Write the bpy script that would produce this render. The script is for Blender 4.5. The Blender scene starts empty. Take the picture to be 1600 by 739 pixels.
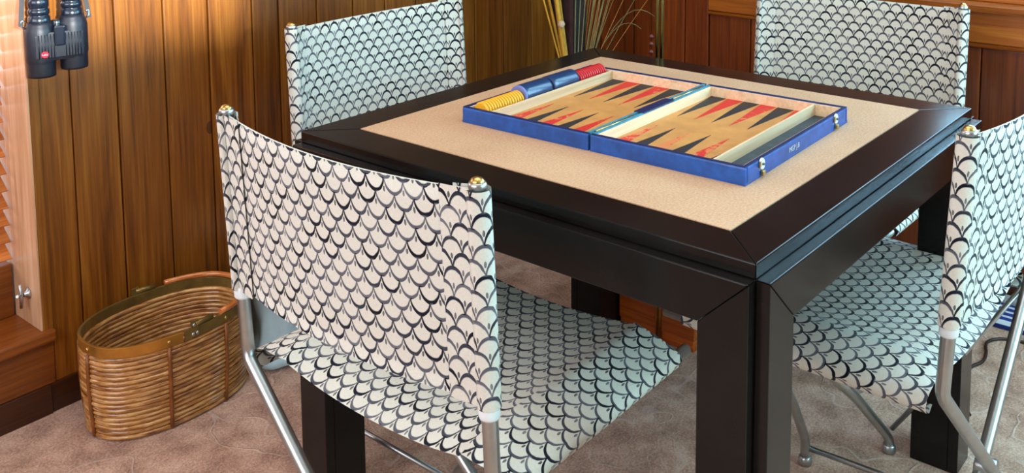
import bpy, bmesh, math, random
from mathutils import Vector, Matrix
random.seed(7)
S = bpy.context.scene
COL = S.collection
PI = math.pi

# ------------------------------------------------------------------ camera
H = 0.7106                       # table height
cd = bpy.data.cameras.new('camera'); cam = bpy.data.objects.new('camera', cd); COL.objects.link(cam)
YAW, PIT, ROL = math.radians(39.5647), math.radians(6.1471), math.radians(-0.3807)
d = Vector((math.cos(YAW)*math.cos(PIT), math.sin(YAW)*math.cos(PIT), -math.sin(PIT)))
r = Vector((math.sin(YAW), -math.cos(YAW), 0)); u = r.cross(d)
r2 = r*math.cos(ROL) + u*math.sin(ROL); u2 = u*math.cos(ROL) - r*math.sin(ROL)
M = Matrix((r2, u2, -d)).transposed().to_4x4(); M.translation = (-1.5301, -0.987, 1.2373)
cam.matrix_world = M
cd.sensor_width = 36; cd.lens = 36*1551.127/1600
cd.shift_x = (800-830.8)/1600; cd.shift_y = (-88.78-369.5)/1600
cd.clip_start = 0.02
S.camera = cam

# ------------------------------------------------------------------ world, sun, window and fill lights, exposure
W = bpy.data.worlds.new('World'); S.world = W; W.use_nodes = True
bg = W.node_tree.nodes['Background']
bg.inputs[0].default_value = (0.62, 0.80, 1.0, 1); bg.inputs[1].default_value = 1.0

def area(name, loc, target, sx, sy, power, col):
    l = bpy.data.lights.new(name, 'AREA'); l.shape = 'RECTANGLE'; l.size = sx; l.size_y = sy
    l.energy = power; l.color = col
    o = bpy.data.objects.new(name, l); COL.objects.link(o); o.location = loc
    o.rotation_euler = (Vector(target)-Vector(loc)).to_track_quat('-Z', 'Y').to_euler()
    return o
# daylight entering by the windows; the overhead and south lamps are added fill
area('daylight_east_window', (1.28, -1.25, 1.37), (0.0, -1.00, 1.1), 1.25, 1.1, 58, (0.42, 0.78, 1.0))
area('daylight_small_east_window', (1.28, -0.32, 1.42), (0.0, -0.32, 1.2), 0.36, 0.9, 9, (0.42, 0.78, 1.0))
area('ceiling_light', (-0.35, 0.0, 2.30), (-0.35, 0.0, 0), 1.3, 1.3, 13, (1.0, 0.95, 0.90))  # added fill under the ceiling to brighten seats and other tops; no fixture
area('daylight_south_window', (0.45, -2.60, 1.30), (0.35, 0, 1.1), 1.5, 1.4, 56, (0.46, 0.90, 1.0))  # added cyan fill inside the covered south opening, for faces turned south
area('daylight_west_window', (-2.90, -0.1, 1.5), (0, -0.1, 1.4), 2.1, 1.2, 46, (0.98, 0.95, 1.0))
area('daylight_louvred_window', (-1.20, 1.75, 1.2), (-0.95, 1.0, 0.9), 0.9, 1.5, 18, (1.0, 0.86, 0.86))
sun = bpy.data.lights.new('sun', 'SUN'); sun.energy = 10.5; sun.angle = math.radians(2.2); sun.color = (0.92, 0.97, 1.0)
so = bpy.data.objects.new('sun', sun); COL.objects.link(so)
SUN_DIR = Vector((0.30, 1.0, -0.20))
so.rotation_euler = SUN_DIR.to_track_quat('-Z', 'Y').to_euler()
vs = S.view_settings
vs.view_transform = 'Standard'; vs.look = 'None'; vs.gamma = 1.0; vs.exposure = 0.0; vs.use_curve_mapping = False

# ------------------------------------------------------------------ helpers
def lin(c):
    f = lambda v: v/12.92 if v <= 0.04045 else ((v+0.055)/1.055)**2.4
    return tuple(f(v/255) for v in c) + (1,)

def link(o, parent=None):
    COL.objects.link(o)
    if parent is not None: o.parent = parent
    return o

def empty(name, loc=(0,0,0), rz=0):
    o = bpy.data.objects.new(name, None); o.empty_display_size = 0.05
    o.location = loc; o.rotation_euler = (0,0,rz); return link(o)

def tag(o, label, cat, group=None, kind=None):
    o['label'] = label; o['category'] = cat
    if group: o['group'] = group
    if kind: o['kind'] = kind
    return o

def struct(o, label=None):
    o['kind'] = 'structure'
    if label: o['label'] = label
    return o

class MB:
    """collects vertices / faces / uvs for one mesh"""
    def __init__(s): s.v=[]; s.f=[]; s.uv=[]; s.sm=[]
    def face(s, idx, uv=None, smooth=False): s.f.append(idx); s.uv.append(uv); s.sm.append(smooth)
    def box(s, a, b):
        x0,y0,z0 = a; x1,y1,z1 = b; n = len(s.v)
        s.v += [(x0,y0,z0),(x1,y0,z0),(x1,y1,z0),(x0,y1,z0),(x0,y0,z1),(x1,y0,z1),(x1,y1,z1),(x0,y1,z1)]
        for q in ((0,3,2,1),(4,5,6,7),(0,1,5,4),(1,2,6,5),(2,3,7,6),(3,0,4,7)): s.face([n+i for i in q])
        return s
    def prism(s, poly, axis, lo, hi):
        """extrude 2-D polygon along axis 0/1/2"""
        n = len(s.v); k = len(poly)
        for t in (lo, hi):
            for p, q in poly:
                s.v.append({0:(t,p,q), 1:(p,t,q), 2:(p,q,t)}[axis])
        s.face([n+i for i in range(k)][::-1]); s.face([n+k+i for i in range(k)])
        for i in range(k):
            j = (i+1)%k; s.face([n+i, n+j, n+k+j, n+k+i])
        return s
    def tube(s, pts, rad, seg=10, closed=False, caps=True):
        pts = [Vector(p) for p in pts]; m = len(pts); n = len(s.v)
        rr = rad if isinstance(rad, (list,tuple)) else [rad]*m
        prev = None; ref = None
        for i, p in enumerate(pts):
            if closed: t = (pts[(i+1)%m]-pts[i-1]).normalized()
            elif i == 0: t = (pts[1]-pts[0]).normalized()
            elif i == m-1: t = (pts[-1]-pts[-2]).normalized()
            else: t = ((pts[i+1]-pts[i]).normalized()+(pts[i]-pts[i-1]).normalized()).normalized()
            if ref is None:
                ref = t.orthogonal().normalized()
            else:
                ref = (ref - t*ref.dot(t)).normalized()
            b = t.cross(ref)
            for k in range(seg):
                a = 2*PI*k/seg; s.v.append(tuple(p + (ref*math.cos(a)+b*math.sin(a))*rr[i]))
        for i in range(m if closed else m-1):
            i2 = (i+1)%m
            for k in range(seg):
                k2 = (k+1)%seg
                s.face([n+i*seg+k, n+i*seg+k2, n+i2*seg+k2, n+i2*seg+k], smooth=True)
        if caps and not closed:
            s.face([n+k for k in range(seg)][::-1]); s.face([n+(m-1)*seg+k for k in range(seg)])
        return s
    def lathe(s, prof, seg=24, axis=((0,0,0),(0,0,1)), scale=(1,1)):
        """prof: (radius, height) list revolved about axis"""
        o = Vector(axis[0]); t = Vector(axis[1]).normalized(); a = t.orthogonal().normalized(); b = t.cross(a)
        if abs(t.z) > .99: a, b = Vector((1,0,0)), Vector((0,1,0))*(1 if t.z>0 else -1)
        n = len(s.v); m = len(prof)
        for rr, h in prof:
            for k in range(seg):
                an = 2*PI*k/seg; s.v.append(tuple(o + t*h + a*math.cos(an)*rr*scale[0] + b*math.sin(an)*rr*scale[1]))
        for i in range(m-1):
            for k in range(seg):
                k2 = (k+1)%seg; s.face([n+i*seg+k, n+i*seg+k2, n+(i+1)*seg+k2, n+(i+1)*seg+k], smooth=True)
        s.face([n+k for k in range(seg)][::-1]); s.face([n+(m-1)*seg+k for k in range(seg)])
        return s
    def mesh(s, name, mat=None, bevel=0, recalc=True, autosmooth=35):
        me = bpy.data.meshes.new(name); bm = bmesh.new()
        vs_ = [bm.verts.new(v) for v in s.v]; uvl = bm.loops.layers.uv.new('UVMap')
        for f, uv, sm in zip(s.f, s.uv, s.sm):
            try: fc = bm.faces.new([vs_[i] for i in f])
            except ValueError: continue
            fc.smooth = sm
            if uv:
                for lp, q in zip(fc.loops, uv): lp[uvl].uv = q
        if recalc: bmesh.ops.recalc_face_normals(bm, faces=bm.faces)
        if bevel:
            es = [e for e in bm.edges if len(e.link_faces)==2 and e.calc_face_angle(0) > math.radians(28)]
            bmesh.ops.bevel(bm, geom=es, offset=bevel, segments=2, profile=0.6, affect='EDGES', clamp_overlap=True)
        bm.to_mesh(me); bm.free()
        if mat: me.materials.append(mat)
        return me
    def obj(s, name, mat, parent=None, bevel=0, **k):
        return link(bpy.data.objects.new(name, s.mesh(name, mat, bevel, **k)), parent)

def mobj(name, me, parent=None, loc=(0,0,0), rot=(0,0,0)):
    o = bpy.data.objects.new(name, me); o.location = loc; o.rotation_euler = rot; return link(o, parent)

def rounded(pts, rad, n=5):
    """polyline with rounded corners"""
    pts = [Vector(p) for p in pts]; out = [pts[0]]
    for i in range(1, len(pts)-1):
        a, b, c = pts[i-1], pts[i], pts[i+1]
        la, lc = (a-b).length, (c-b).length; q = min(rad, la*.45, lc*.45)
        p0 = b+(a-b).normalized()*q; p1 = b+(c-b).normalized()*q
        for k in range(n+1):
            t = k/n; out.append(p0*(1-t)**2 + b*2*t*(1-t) + p1*t*t)
    out.append(pts[-1]); return out

# ------------------------------------------------------------------ materials
class NT:
    def __init__(s, name):
        s.m = bpy.data.materials.new(name); s.m.use_nodes = True; s.t = s.m.node_tree
        s.b = s.t.nodes['Principled BSDF']
    def n(s, typ, **k):
        o = s.t.nodes.new(typ)
        for a, b in k.items(): setattr(o, a, b)
        return o
    def l(s, a, b): s.t.links.new(a, b)
    def val(s, sock, v):
        if hasattr(v, 'is_linked') or isinstance(v, bpy.types.NodeSocket): s.l(v, sock)
        else: sock.default_value = v
    def math(s, op, a, b=0.0, c=0.0, clamp=False):
        o = s.n('ShaderNodeMath', operation=op, use_clamp=clamp)
        s.val(o.inputs[0], a); s.val(o.inputs[1], b)
        if len(o.inputs) > 2: s.val(o.inputs[2], c)
        return o.outputs[0]
    def mix(s, f, a, b, typ='MIX'):
        o = s.n('ShaderNodeMix', data_type='RGBA', blend_type=typ)
        s.val(o.inputs[0], f); s.val(o.inputs[6], a); s.val(o.inputs[7], b); return o.outputs[2]
    def ramp(s, f, stops):
        o = s.n('ShaderNodeValToRGB'); cr = o.color_ramp
        while len(cr.elements) < len(stops): cr.elements.new(0.5)
        for e, (p, c) in zip(cr.elements, stops): e.position = p; e.color = c
        s.val(o.inputs[0], f); return o.outputs[0]
    def noise(s, vec, scale=5, detail=4, rough=.55, dist=0):
        o = s.n('ShaderNodeTexNoise'); s.l(vec, o.inputs['Vector'])
        o.inputs['Scale'].default_value = scale; o.inputs['Detail'].default_value = detail
        o.inputs['Roughness'].default_value = rough; o.inputs['Distortion'].default_value = dist
        return o.outputs[0]
    def coords(s, scale=(1,1,1), rand=False, kind='Object'):
        tc = s.n('ShaderNodeTexCoord'); mp = s.n('ShaderNodeMapping'); mp.inputs['Scale'].default_value = scale
        s.l(tc.outputs[kind], mp.inputs[0])
        if rand:
            oi = s.n('ShaderNodeObjectInfo'); c = s.n('ShaderNodeCombineXYZ')
            for i, k in enumerate((37.0, 17.0, 53.0)): s.l(s.math('MULTIPLY', oi.outputs['Random'], k), c.inputs[i])
            s.l(c.outputs[0], mp.inputs['Location'])
        return mp.outputs[0]
    def bump(s, h, strength=.3, dist=.002):
        o = s.n('ShaderNodeBump'); o.inputs['Strength'].default_value = strength; o.inputs['Distance'].default_value = dist
        s.l(h, o.inputs['Height']); s.l(o.outputs[0], s.b.inputs['Normal'])
    def set(s, **k):
        names = dict(color='Base Color', rough='Roughness', metal='Metallic', coat='Coat Weight', coatr='Coat Roughness', spec='Specular IOR Level', sheen='Sheen Weight', trans='Transmission Weight', alpha='Alpha')
        for a, v in k.items(): s.val(s.b.inputs[names[a]], v)
        return s

def wood(name, dark, mid, light, axis='z', rough=.38, coat=.25, grain=1.0, knots=False):
    m = NT(name)
    sc = {'z':(14,14,1.1), 'x':(1.1,14,14), 'y':(14,1.1,14)}[axis]
    sf = {'z':(150,150,3.5), 'x':(3.5,150,150), 'y':(150,3.5,150)}[axis]
    v = m.coords(sc, True); vf = m.coords(sf, True)
    n1 = m.noise(v, 1.6, 5, .6, 1.2); n2 = m.noise(vf, 1.0, 3, .6)
    f = m.math('ADD', m.math('MULTIPLY', n1, .55), m.math('MULTIPLY', n2, .45))
    c = m.ramp(f, [(.30, dark), (.5, mid), (.70, light)])
    oi = m.n('ShaderNodeObjectInfo'); hs = m.n('ShaderNodeHueSaturation')
    m.l(c, hs.inputs['Color'])
    m.l(m.math('ADD', m.math('MULTIPLY', oi.outputs['Random'], .42), .80), hs.inputs['Value'])
    out = hs.outputs[0]
    if knots:
        vo = m.n('ShaderNodeTexVoronoi'); m.l(m.coords((4.5,4.5,3.0), True), vo.inputs['Vector']); vo.inputs['Scale'].default_value = 1.0
        k = m.math('LESS_THAN', vo.outputs['Distance'], .05)
        out = m.mix(m.math('MULTIPLY', k, .75), out, lin((60,28,8)))
    m.set(color=out, rough=rough, coat=coat, coatr=.2, spec=.4)
    m.bump(n2, .12*grain, .001)
    return m.m

def plain(name, c, rough=.5, metal=0, coat=0, bump=None, var=.0, vscale=20, spec=.5, bscale=None):
    m = NT(name); v = m.coords()
    n = m.noise(v, vscale, 4)
    lo = tuple(x*(1-var) for x in c[:3])+(1,); hi = tuple(min(1,x*(1+var)) for x in c[:3])+(1,)
    m.set(color=m.ramp(n, [(.3,lo),(.7,hi)]), rough=rough, metal=metal, coat=coat, spec=spec)
    if bump: m.bump(m.noise(v, bscale or vscale*6, 3), bump, .001)
    return m.m

def fabric(name, tint=(224,222,210)):
    """off-white cotton printed with rows of ink-drawn fans; the uv map is in metres"""
    m = NT(name); w, rr, b = .0312, .0196, .0212
    tc = m.n('ShaderNodeTexCoord'); sp = m.n('ShaderNodeSeparateXYZ'); m.l(tc.outputs['UV'], sp.inputs[0])
    wob = m.noise(tc.outputs['UV'], 60, 2)
    U = m.math('DIVIDE', m.math('ADD', sp.outputs[0], m.math('MULTIPLY', m.math('SUBTRACT', wob, .5), .0035)), w)
    V = m.math('DIVIDE', m.math('ADD', sp.outputs[1], m.math('MULTIPLY', m.math('SUBTRACT', wob, .5), .003)), rr)
    j = m.math('FLOOR', V); fy = m.math('SUBTRACT', V, j)
    off = m.math('MULTIPLY', m.math('FLOORED_MODULO', j, 2.0), .5)
    U0 = m.math('SUBTRACT', U, off)
    x0 = m.math('SUBTRACT', m.math('FRACT', m.math('ADD', U0, .5)), .5)
    x1 = m.math('SUBTRACT', m.math('FRACT', U0), .5)
    def dist(x, y):
        a = m.math('MULTIPLY', x, 2.0); c = m.math('MULTIPLY', y, rr/b)
        return m.math('SQRT', m.math('ADD', m.math('MULTIPLY', a, a), m.math('MULTIPLY', c, c)))
    e0 = dist(x0, fy); e1 = dist(x1, m.math('ADD', fy, 1.0))
    # random ink weight of each fan
    def cellrand(x, row):
        cx = m.math('ROUND', m.math('SUBTRACT', U, x))
        wn = m.n('ShaderNodeTexWhiteNoise', noise_dimensions='2D'); cb = m.n('ShaderNodeCombineXYZ')
        m.l(m.math('SUBTRACT', m.math('MULTIPLY', m.math('SUBTRACT', U, x), 2.0), 0.0), cb.inputs[0])
        sn = m.n('ShaderNodeVectorMath', operation='SNAP'); sn.inputs[1].default_value = (1,1,1)
        m.l(m.math('ADD', row, .5), cb.inputs[1]); 
        ad = m.n('ShaderNodeVectorMath', operation='ADD'); m.l(cb.outputs[0], ad.inputs[0]); ad.inputs[1].default_value = (.5,0,0)
        m.l(ad.outputs[0], sn.inputs[0]); m.l(sn.outputs[0], wn.inputs['Vector'])
        return wn.outputs['Value']
    r0 = cellrand(x0, j)
    def band(e, y):
        t = m.math('ADD', m.math('MULTIPLY', y, .20), m.math('ADD', .045, m.math('MULTIPLY', r0, .05)))   # brush line thickest on the crown
        a = m.n('ShaderNodeMapRange', interpolation_type='SMOOTHSTEP')
        m.l(m.math('SUBTRACT', e, m.math('SUBTRACT', 1.0, t)), a.inputs[0])
        a.inputs[1].default_value = -.05; a.inputs[2].default_value = .05
        c = m.math('LESS_THAN', e, 1.02)
        return m.math('MULTIPLY', a.outputs[0], c)
    b0 = band(e0, fy); b1 = band(e1, 1.0)
    ink = m.math('MAXIMUM', b0, b1)
    sq = lambda q: m.math('MULTIPLY', q, q)
    mk = m.math('SQRT', m.math('ADD', sq(m.math('DIVIDE', x1, .055)), sq(m.math('DIVIDE', m.math('SUBTRACT', fy, .78), .21))))
    mk = m.math('LESS_THAN', mk, 1.0)
    #m.math('SQRT', m.math('ADD', m.math('POWER', m.math('DIVIDE', x0, .03), 2.0), m.math('POWER', m.math('DIVIDE', m.math('ADD', fy, .05), .12), 2.0)))
    ink2 = m.math('ADD', ink, m.math('MULTIPLY', mk, .85), clamp=True)
    fade = m.math('MULTIPLY', ink2, m.math('ADD', .80, m.math('MULTIPLY', r0, .25)), clamp=True)
    base = m.mix(m.noise(tc.outputs['UV'], 300, 3), lin(tuple(int(c*.90) for c in tint)), lin(tint))
    inkc = m.mix(r0, lin((34,44,78)), lin((8,10,18)))
    m.set(color=m.mix(fade, base, inkc), rough=.85, spec=.15, sheen=.1)
    m.bump(m.noise(tc.outputs['UV'], 900, 2), .15, .0006)
    return m.m

def carpet():
    m = NT('carpet'); v = m.coords()
    n = m.noise(v, 190, 4, .85); n2 = m.noise(v, 14, 4)
    # carved curving lines
    ds = m.n('ShaderNodeTexNoise'); m.l(v, ds.inputs['Vector']); ds.inputs['Scale'].default_value = 4.5; ds.inputs['Detail'].default_value = 2
    mixv = m.n('ShaderNodeMix', data_type='VECTOR'); mixv.inputs[0].default_value = .10
    m.l(v, mixv.inputs[4]); m.l(ds.outputs['Color'], mixv.inputs[5])
    nn = m.noise(mixv.outputs[1], 5.0, 2, .5)
    q = m.math('ABSOLUTE', m.math('SUBTRACT', m.math('FRACT', m.math('MULTIPLY', nn, 6.0)), .5))
    ln = m.n('ShaderNodeMapRange', interpolation_type='SMOOTHSTEP'); m.l(q, ln.inputs[0]); ln.inputs[1].default_value = .0; ln.inputs[2].default_value = .06
    ln.inputs[3].default_value = 1; ln.inputs[4].default_value = 0
    c = m.ramp(m.math('ADD', m.math('MULTIPLY', n, .6), m.math('MULTIPLY', n2, .4)), [(.38, lin((128,90,72))), (.5, lin((194,150,126))), (.62, lin((232,196,174)))])
    c = m.mix(m.math('MULTIPLY', ln.outputs[0], .42), c, lin((226,200,184)))
    m.set(color=c, rough=.95, spec=.1, sheen=.25)
    hgt = m.math('ADD', m.math('MULTIPLY', n, .8), m.math('MULTIPLY', ln.outputs[0], .6))
    m.bump(hgt, .9, .004)
    return m.m

MT = {}
MT['board'] = wood('wall_board_wood', lin((70,34,5)), lin((122,68,14)), lin((154,98,32)), 'z', knots=True, grain=2)
MT['rail_x'] = wood('wall_rail_wood', lin((84,40,10)), lin((126,66,18)), lin((154,90,32)), 'x')
MT['red'] = wood('red_wall_wood', lin((74,30,9)), lin((112,50,16)), lin((140,70,24)), 'z', rough=.33)
MT['red_y'] = wood('red_rail_wood', lin((112,52,12)), lin((168,90,26)), lin((198,122,44)), 'y', rough=.3)  # colour lightened so the rails and ledge look lit beside the panels
MT['base'] = wood('baseboard_wood', lin((40,18,6)), lin((64,30,10)), lin((84,42,15)), 'x')
MT['base_y'] = wood('baseboard_wood_y', lin((40,18,6)), lin((64,30,10)), lin((84,42,15)), 'y')
MT['frame'] = wood('window_frame_wood', lin((170,122,88)), lin((204,158,120)), lin((224,184,150)), 'z')
MT['slat'] = wood('louvre_wood', lin((140,74,28)), lin((188,112,52)), lin((214,140,76)), 'x')
MT['carpet'] = carpet()
MT['lacquer'] = plain('black_lacquer', (.0085,.0072,.0068), .20, coat=0, var=.35, vscale=6, bump=.015, bscale=300, spec=.24)
MT['steel'] = plain('brushed_steel', (.46,.49,.50), .34, 1.0, var=.08, vscale=40)
MT['brass'] = plain('brass', (.62,.42,.14), .28, 1.0, var=.15, vscale=60)
MT['collar'] = plain('white_plastic', (.78,.84,.86), .4)
MT['rubber'] = plain('grey_rubber', (.12,.12,.12), .7)
MT['fabric'] = fabric('fan_print_cotton')
MT['hem'] = plain('hem_cotton', lin((214,216,208)), .9, var=.06, vscale=200, bump=.2)
MT['ceil'] = plain('ceiling_paint', (.80,.76,.70), .9)
MT['plaster'] = plain('room_wall_paint', (.50,.34,.20), .8)
MT['cork'] = None
MT['white_blind'] = plain('white_blind', (.8,.8,.78), .9)  # for the added sheet that keeps the sun out
def inlay():
    m = NT('tan_leather_inlay'); v = m.coords()
    n = m.noise(v, 260, 4, .7); n2 = m.noise(v, 5, 3)
    c = m.ramp(m.math('ADD', m.math('MULTIPLY', n, .7), m.math('MULTIPLY', n2, .3)), [(.3, lin((172,132,100))), (.5, lin((200,160,126))), (.7, lin((220,186,152)))])
    m.set(color=c, rough=.62, spec=.3); m.bump(n, .12, .0008); return m.m
MT['cork'] = inlay()
MT['inlay_edge'] = plain('inlay_edge', lin((206,176,150)), .5)

# ------------------------------------------------------------------ room shell
XW, YW = 1.20, 1.12          # room-side faces of the two panelled walls
X0, Y0, ZC = -2.95, -2.65, 2.35
fl = MB(); fl.box((X0-.1, Y0-.1, -.05), (XW+.12, YW+.15, 0)); struct(fl.obj('floor', MT['carpet']), 'pinkish beige carpet with carved curving lines')
ce = MB(); ce.box((X0-.1, Y0-.1, ZC), (XW+.12, YW+.15, ZC+.05)); struct(ce.obj('ceiling', MT['ceil']))

# left wall (y = YW), behind its boards; an opening for the louvred window
WX0, WX1, WZ0, WZ1 = -1.55, -.637, .19, 2.0
lw = MB()
lw.box((WX1, YW+.018, 0), (XW+.12, YW+.12, ZC)); lw.box((X0, YW+.018, 0), (WX0, YW+.12, ZC))
lw.box((WX0, YW+.018, 0), (WX1, YW+.12, WZ0-.02)); lw.box((WX0, YW+.018, WZ1), (WX1, YW+.12, ZC))
wl = struct(lw.obj('wall_left', MT['base']), 'wall of varnished vertical timber boards')
edges = [-.549, -.443, -.325, -.208, -.084, -.004, .118, .242, .36, .482, .604, .735, .872, 1.017, 1.15, XW]
for a, b in zip(edges, edges[1:]):
    t = .001*random.uniform(-1,1)
    o = MB().box((-(b-a)/2+.0016, 0, 0), ((b-a)/2-.0016, .017, ZC-.152)).obj('plank', MT['board'], wl, bevel=.0035)
    o.location = ((a+b)/2, YW+t, .152)
o = MB().box((-.0325, 0, 0), (.0325, .017, ZC-.066)).obj('stile', MT['board'], wl, bevel=.002); o.location = (-.5825, YW-.001, .066)
o = MB().box((-.549, 0, .066), (XW, .017, .1505)).obj('bottom_rail', MT['rail_x'], wl, bevel=.002); o.location = (0, YW, 0)
xx = [X0, -2.6, -2.3, -2.0, -1.8, WX0-.03]
for a, b in zip(xx, xx[1:]):
    o = MB().box((-(b-a)/2+.0016, 0, 0), ((b-a)/2-.0016, .017, ZC-.068)).obj('plank', MT['board'], wl, bevel=.0035); o.location = ((a+b)/2, YW, .068)
o = MB().box((WX0-.03, 0, .066), (-.616, .017, .166)).obj('panel', MT['rail_x'], wl, bevel=.003); o.location = (0, YW-.004, 0)
bb = MB().box((X0, YW-.008, 0), (-.628, YW+.018, .066)).box((-.6265, YW-.004, 0), (XW, YW+.018, .066)).obj('baseboard_left', MT['base'], bevel=.002); struct(bb, 'dark stained baseboard under the timber boards')

# louvred window
wn = struct(empty('window_1', (WX1, YW, WZ0)), 'timber window with a louvred shutter behind a deep jamb')
def part(mb, name, mat, parent, bevel=0): return mb.obj(name, mat, parent, bevel)
off = Vector((WX1, YW, WZ0))
def loc_box(a, b): 
    return MB().box(tuple(Vector(a)-off), tuple(Vector(b)-off))
part(loc_box((WX1, YW-.006, WZ0-.02), (-.6165, YW+.02, WZ1+.05)), 'casing', MT['board'], wn, .002)
part(loc_box((WX1-.004, YW-.004, WZ0), (WX1, YW+.19, WZ1)), 'jamb', MT['frame'], wn, .001)
part(loc_box((WX0, YW-.004, WZ0), (WX0+.02, YW+.19, WZ1)), 'jamb', MT['frame'], wn, .001)
part(loc_box((WX0, YW-.004, WZ1-.02), (WX1-.004, YW+.19, WZ1)), 'head', MT['frame'], wn, .001)
part(loc_box((WX0-.03, YW-.020, WZ0-.024), (-.6165, YW+.19, WZ0)), 'sill', MT['rail_x'], wn, .004)
sh = part(loc_box((WX0+.03, YW+.115, WZ0+.001), (WX1-.008, YW+.145, WZ0+.12)), 'bottom_rail', MT['rail_x'], wn, .003)
sm = None
nsl = 44
for k in range(nsl):
    z = WZ0+.145+k*.0385
    if sm is None:
        mb = MB(); L = (WX1-.008)-(WX0+.03)
        mb.prism([(-.019,-.012),(-.016,-.0145),(.019,.012),(.016,.0145)], 0, -L/2, L/2); sm = mb.mesh('slat', MT['slat'])
    o = mobj('slat', sm, wn, ((WX0+.03+WX1-.008)/2-WX1, .13, z-WZ0))
# latch on the jamb foot
lt = empty('window_latch', (WX1-.022, YW+.045, .262))
tag(lt, 'small silver metal latch at the foot of the window jamb', 'latch')
MB().lathe([(.011,0),(.012,.003),(.006,.006),(.005,.012)], 16, ((.018,0,0),(-1,0,0))).obj('plate', MT['steel'], lt)
MB().tube([(0,0,-.028),(.002,0,0),(0,0,.024)], [.0035,.0045,.003], 8).obj('lever', MT['steel'], lt)
MB().tube([(-.012,-.012,.006),(0,0,0),(.004,.014,-.008)], .003, 8).obj('catch', MT['steel'], lt)

# right wall (x = XW): boards near the corner, then a framed panel under a ledge
EY0, EY1, EZ0, EZ1 = -.52, -.12, .93, 1.95       # small window of the right wall, above the ledge
GY0, GY1, GZ0 = -1.90, -.60, .80                  # wide window further along it
rw = MB()
for a, b, z0, z1 in ((EY1, YW+.12, 0, ZC), (EY0, EY1, 0, EZ0), (EY0, EY1, EZ1, ZC), (GY1, EY0, 0, ZC), (GY0, GY1, 0, GZ0), (GY0, GY1, EZ1, ZC), (Y0, GY0, 0, ZC)):
    rw.box((XW+.018, a, z0), (XW+.12, b, z1))
wr = struct(rw.obj('wall_right', MT['base_y']), 'wall of reddish timber boards and framed panels')
PY = .548
redg = [PY, .634, .735, .83, .965, YW]
for a, b in zip(redg, redg[1:]):
    o = MB().box((0, -(b-a)/2+.0016, 0), (.017, (b-a)/2-.0016, ZC-.07)).obj('plank', MT['red'], wr, bevel=.0035); o.location = (XW+.001*random.uniform(-1,1), (a+b)/2, .07)
# framed panels below the ledge
pan = [PY, .405, .22, .02, -.12, -.263, -.44, -.60, -.80, -1.0, -1.2, -1.4, -1.6, -1.8, -2.0, -2.2, -2.4, Y0]
for a, b in zip(pan, pan[1:]):
    o = MB().box((0, -(a-b)/2+.0016, 0), (.014, (a-b)/2-.0016, .676-.07)).obj('panel', MT['red'], wr, bevel=.003); o.location = (XW+.004, (a+b)/2, .07)
o = MB().box((-.002, Y0, .690), (.017, PY-.001, .774)).obj('rail', MT['red_y'], wr, bevel=.003); o.location = (XW-.004, 0, 0)
o = MB().tube([(XW-.002, Y0, .683), (XW-.002, PY-.001, .683)], .0065, 8).obj('bead_moulding', MT['red_y'], wr)
o = MB().prism([(XW-.030,.780),(XW-.026,.774),(XW+.018,.774),(XW+.018,.800),(XW-.026,.800),(XW-.032,.792)], 1, Y0, PY-.001).obj('ledge', MT['red_y'], wr, bevel=.002)
o = MB().box((-.002, GY1, .8005), (.017, PY-.001, .93)).obj('rail', MT['red_y'], wr, bevel=.003); o.location = (XW-.002, 0, 0)
zz = [GY1,EY0,EY1,.03,.2,.37,PY-.001]
for a, b in zip(zz, zz[1:]):
    if a == EY0: continue
    o = MB().box((0, a+.0016, .931), (.017, b-.0016, ZC)).obj('plank', MT['red'], wr, bevel=.0035); o.location = (XW, 0, 0)
w2 = struct(empty('window_2', (XW, EY1, EZ0)), 'window in the right wall above the timber ledge')
for nm, a, b in (('jamb', (0,-.03,0), (.11,0,EZ1-EZ0)), ('jamb', (0,EY0-EY1,0), (.11,EY0-EY1+.03,EZ1-EZ0)), ('head', (0,EY0-EY1+.03,EZ1-EZ0-.03), (.11,-.03,EZ1-EZ0)), ('sill', (0,EY0-EY1+.03,0), (.11,-.03,.02)), ('mullion', (.03,(EY0-EY1)/2-.015,.02), (.06,(EY0-EY1)/2+.015,EZ1-EZ0-.03))):
    MB().box(a, b).obj(nm, MT['red_y'], w2, bevel=.002)
MT['pane'] = NT('window_glass').set(color=(.9,.95,1,1), rough=.02, trans=1.0).m
MB().box((.100, EY0-EY1+.03, .02), (.104, -.03, EZ1-EZ0-.03)).obj('pane', MT['pane'], w2)
w4 = struct(empty('window_4', (XW, GY1, GZ0)), 'wide window further along the right wall')
for nm, a, b in (('jamb', (0,-.04,0), (.11,0,EZ1-GZ0)), ('jamb', (0,GY0-GY1,0), (.11,GY0-GY1+.04,EZ1-GZ0)), ('head', (0,GY0-GY1+.04,EZ1-GZ0-.04), (.11,-.04,EZ1-GZ0)), ('sill', (0,GY0-GY1+.04,0), (.11,-.04,.03))):
    MB().box(a, b).obj(nm, MT['red_y'], w4, bevel=.002)
MB().box((.100, GY0-GY1+.04, .03), (.104, -.04, EZ1-GZ0-.04)).obj('pane', MT['pane'], w4)
bb = MB().box((XW-.008, Y0, 0), (XW+.018, YW-.004, .068)).obj('baseboard_right', MT['base_y'], bevel=.002); struct(bb, 'dark stained baseboard of the right wall')

# the two walls behind the camera with their window openings
def wall_open(name, axis, pos, lo, hi, o0, o1, z0, z1, extra=()):
    mb = MB()
    def bx(a, b, za, zb):
        if axis == 'y': mb.box((a, pos-.1, za), (b, pos, zb))
        else: mb.box((pos-.1, a, za), (pos, b, zb))
    cuts = sorted([(o0,o1,z0,z1)]+list(extra)); cur = lo
    for (a,b,za,zb) in cuts:
        bx(cur, a, 0, ZC); bx(a, b, 0, za); bx(a, b, zb, ZC); cur = b
    bx(cur, hi, 0, ZC)
    return struct(mb.obj(name, MT['plaster']))
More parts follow.
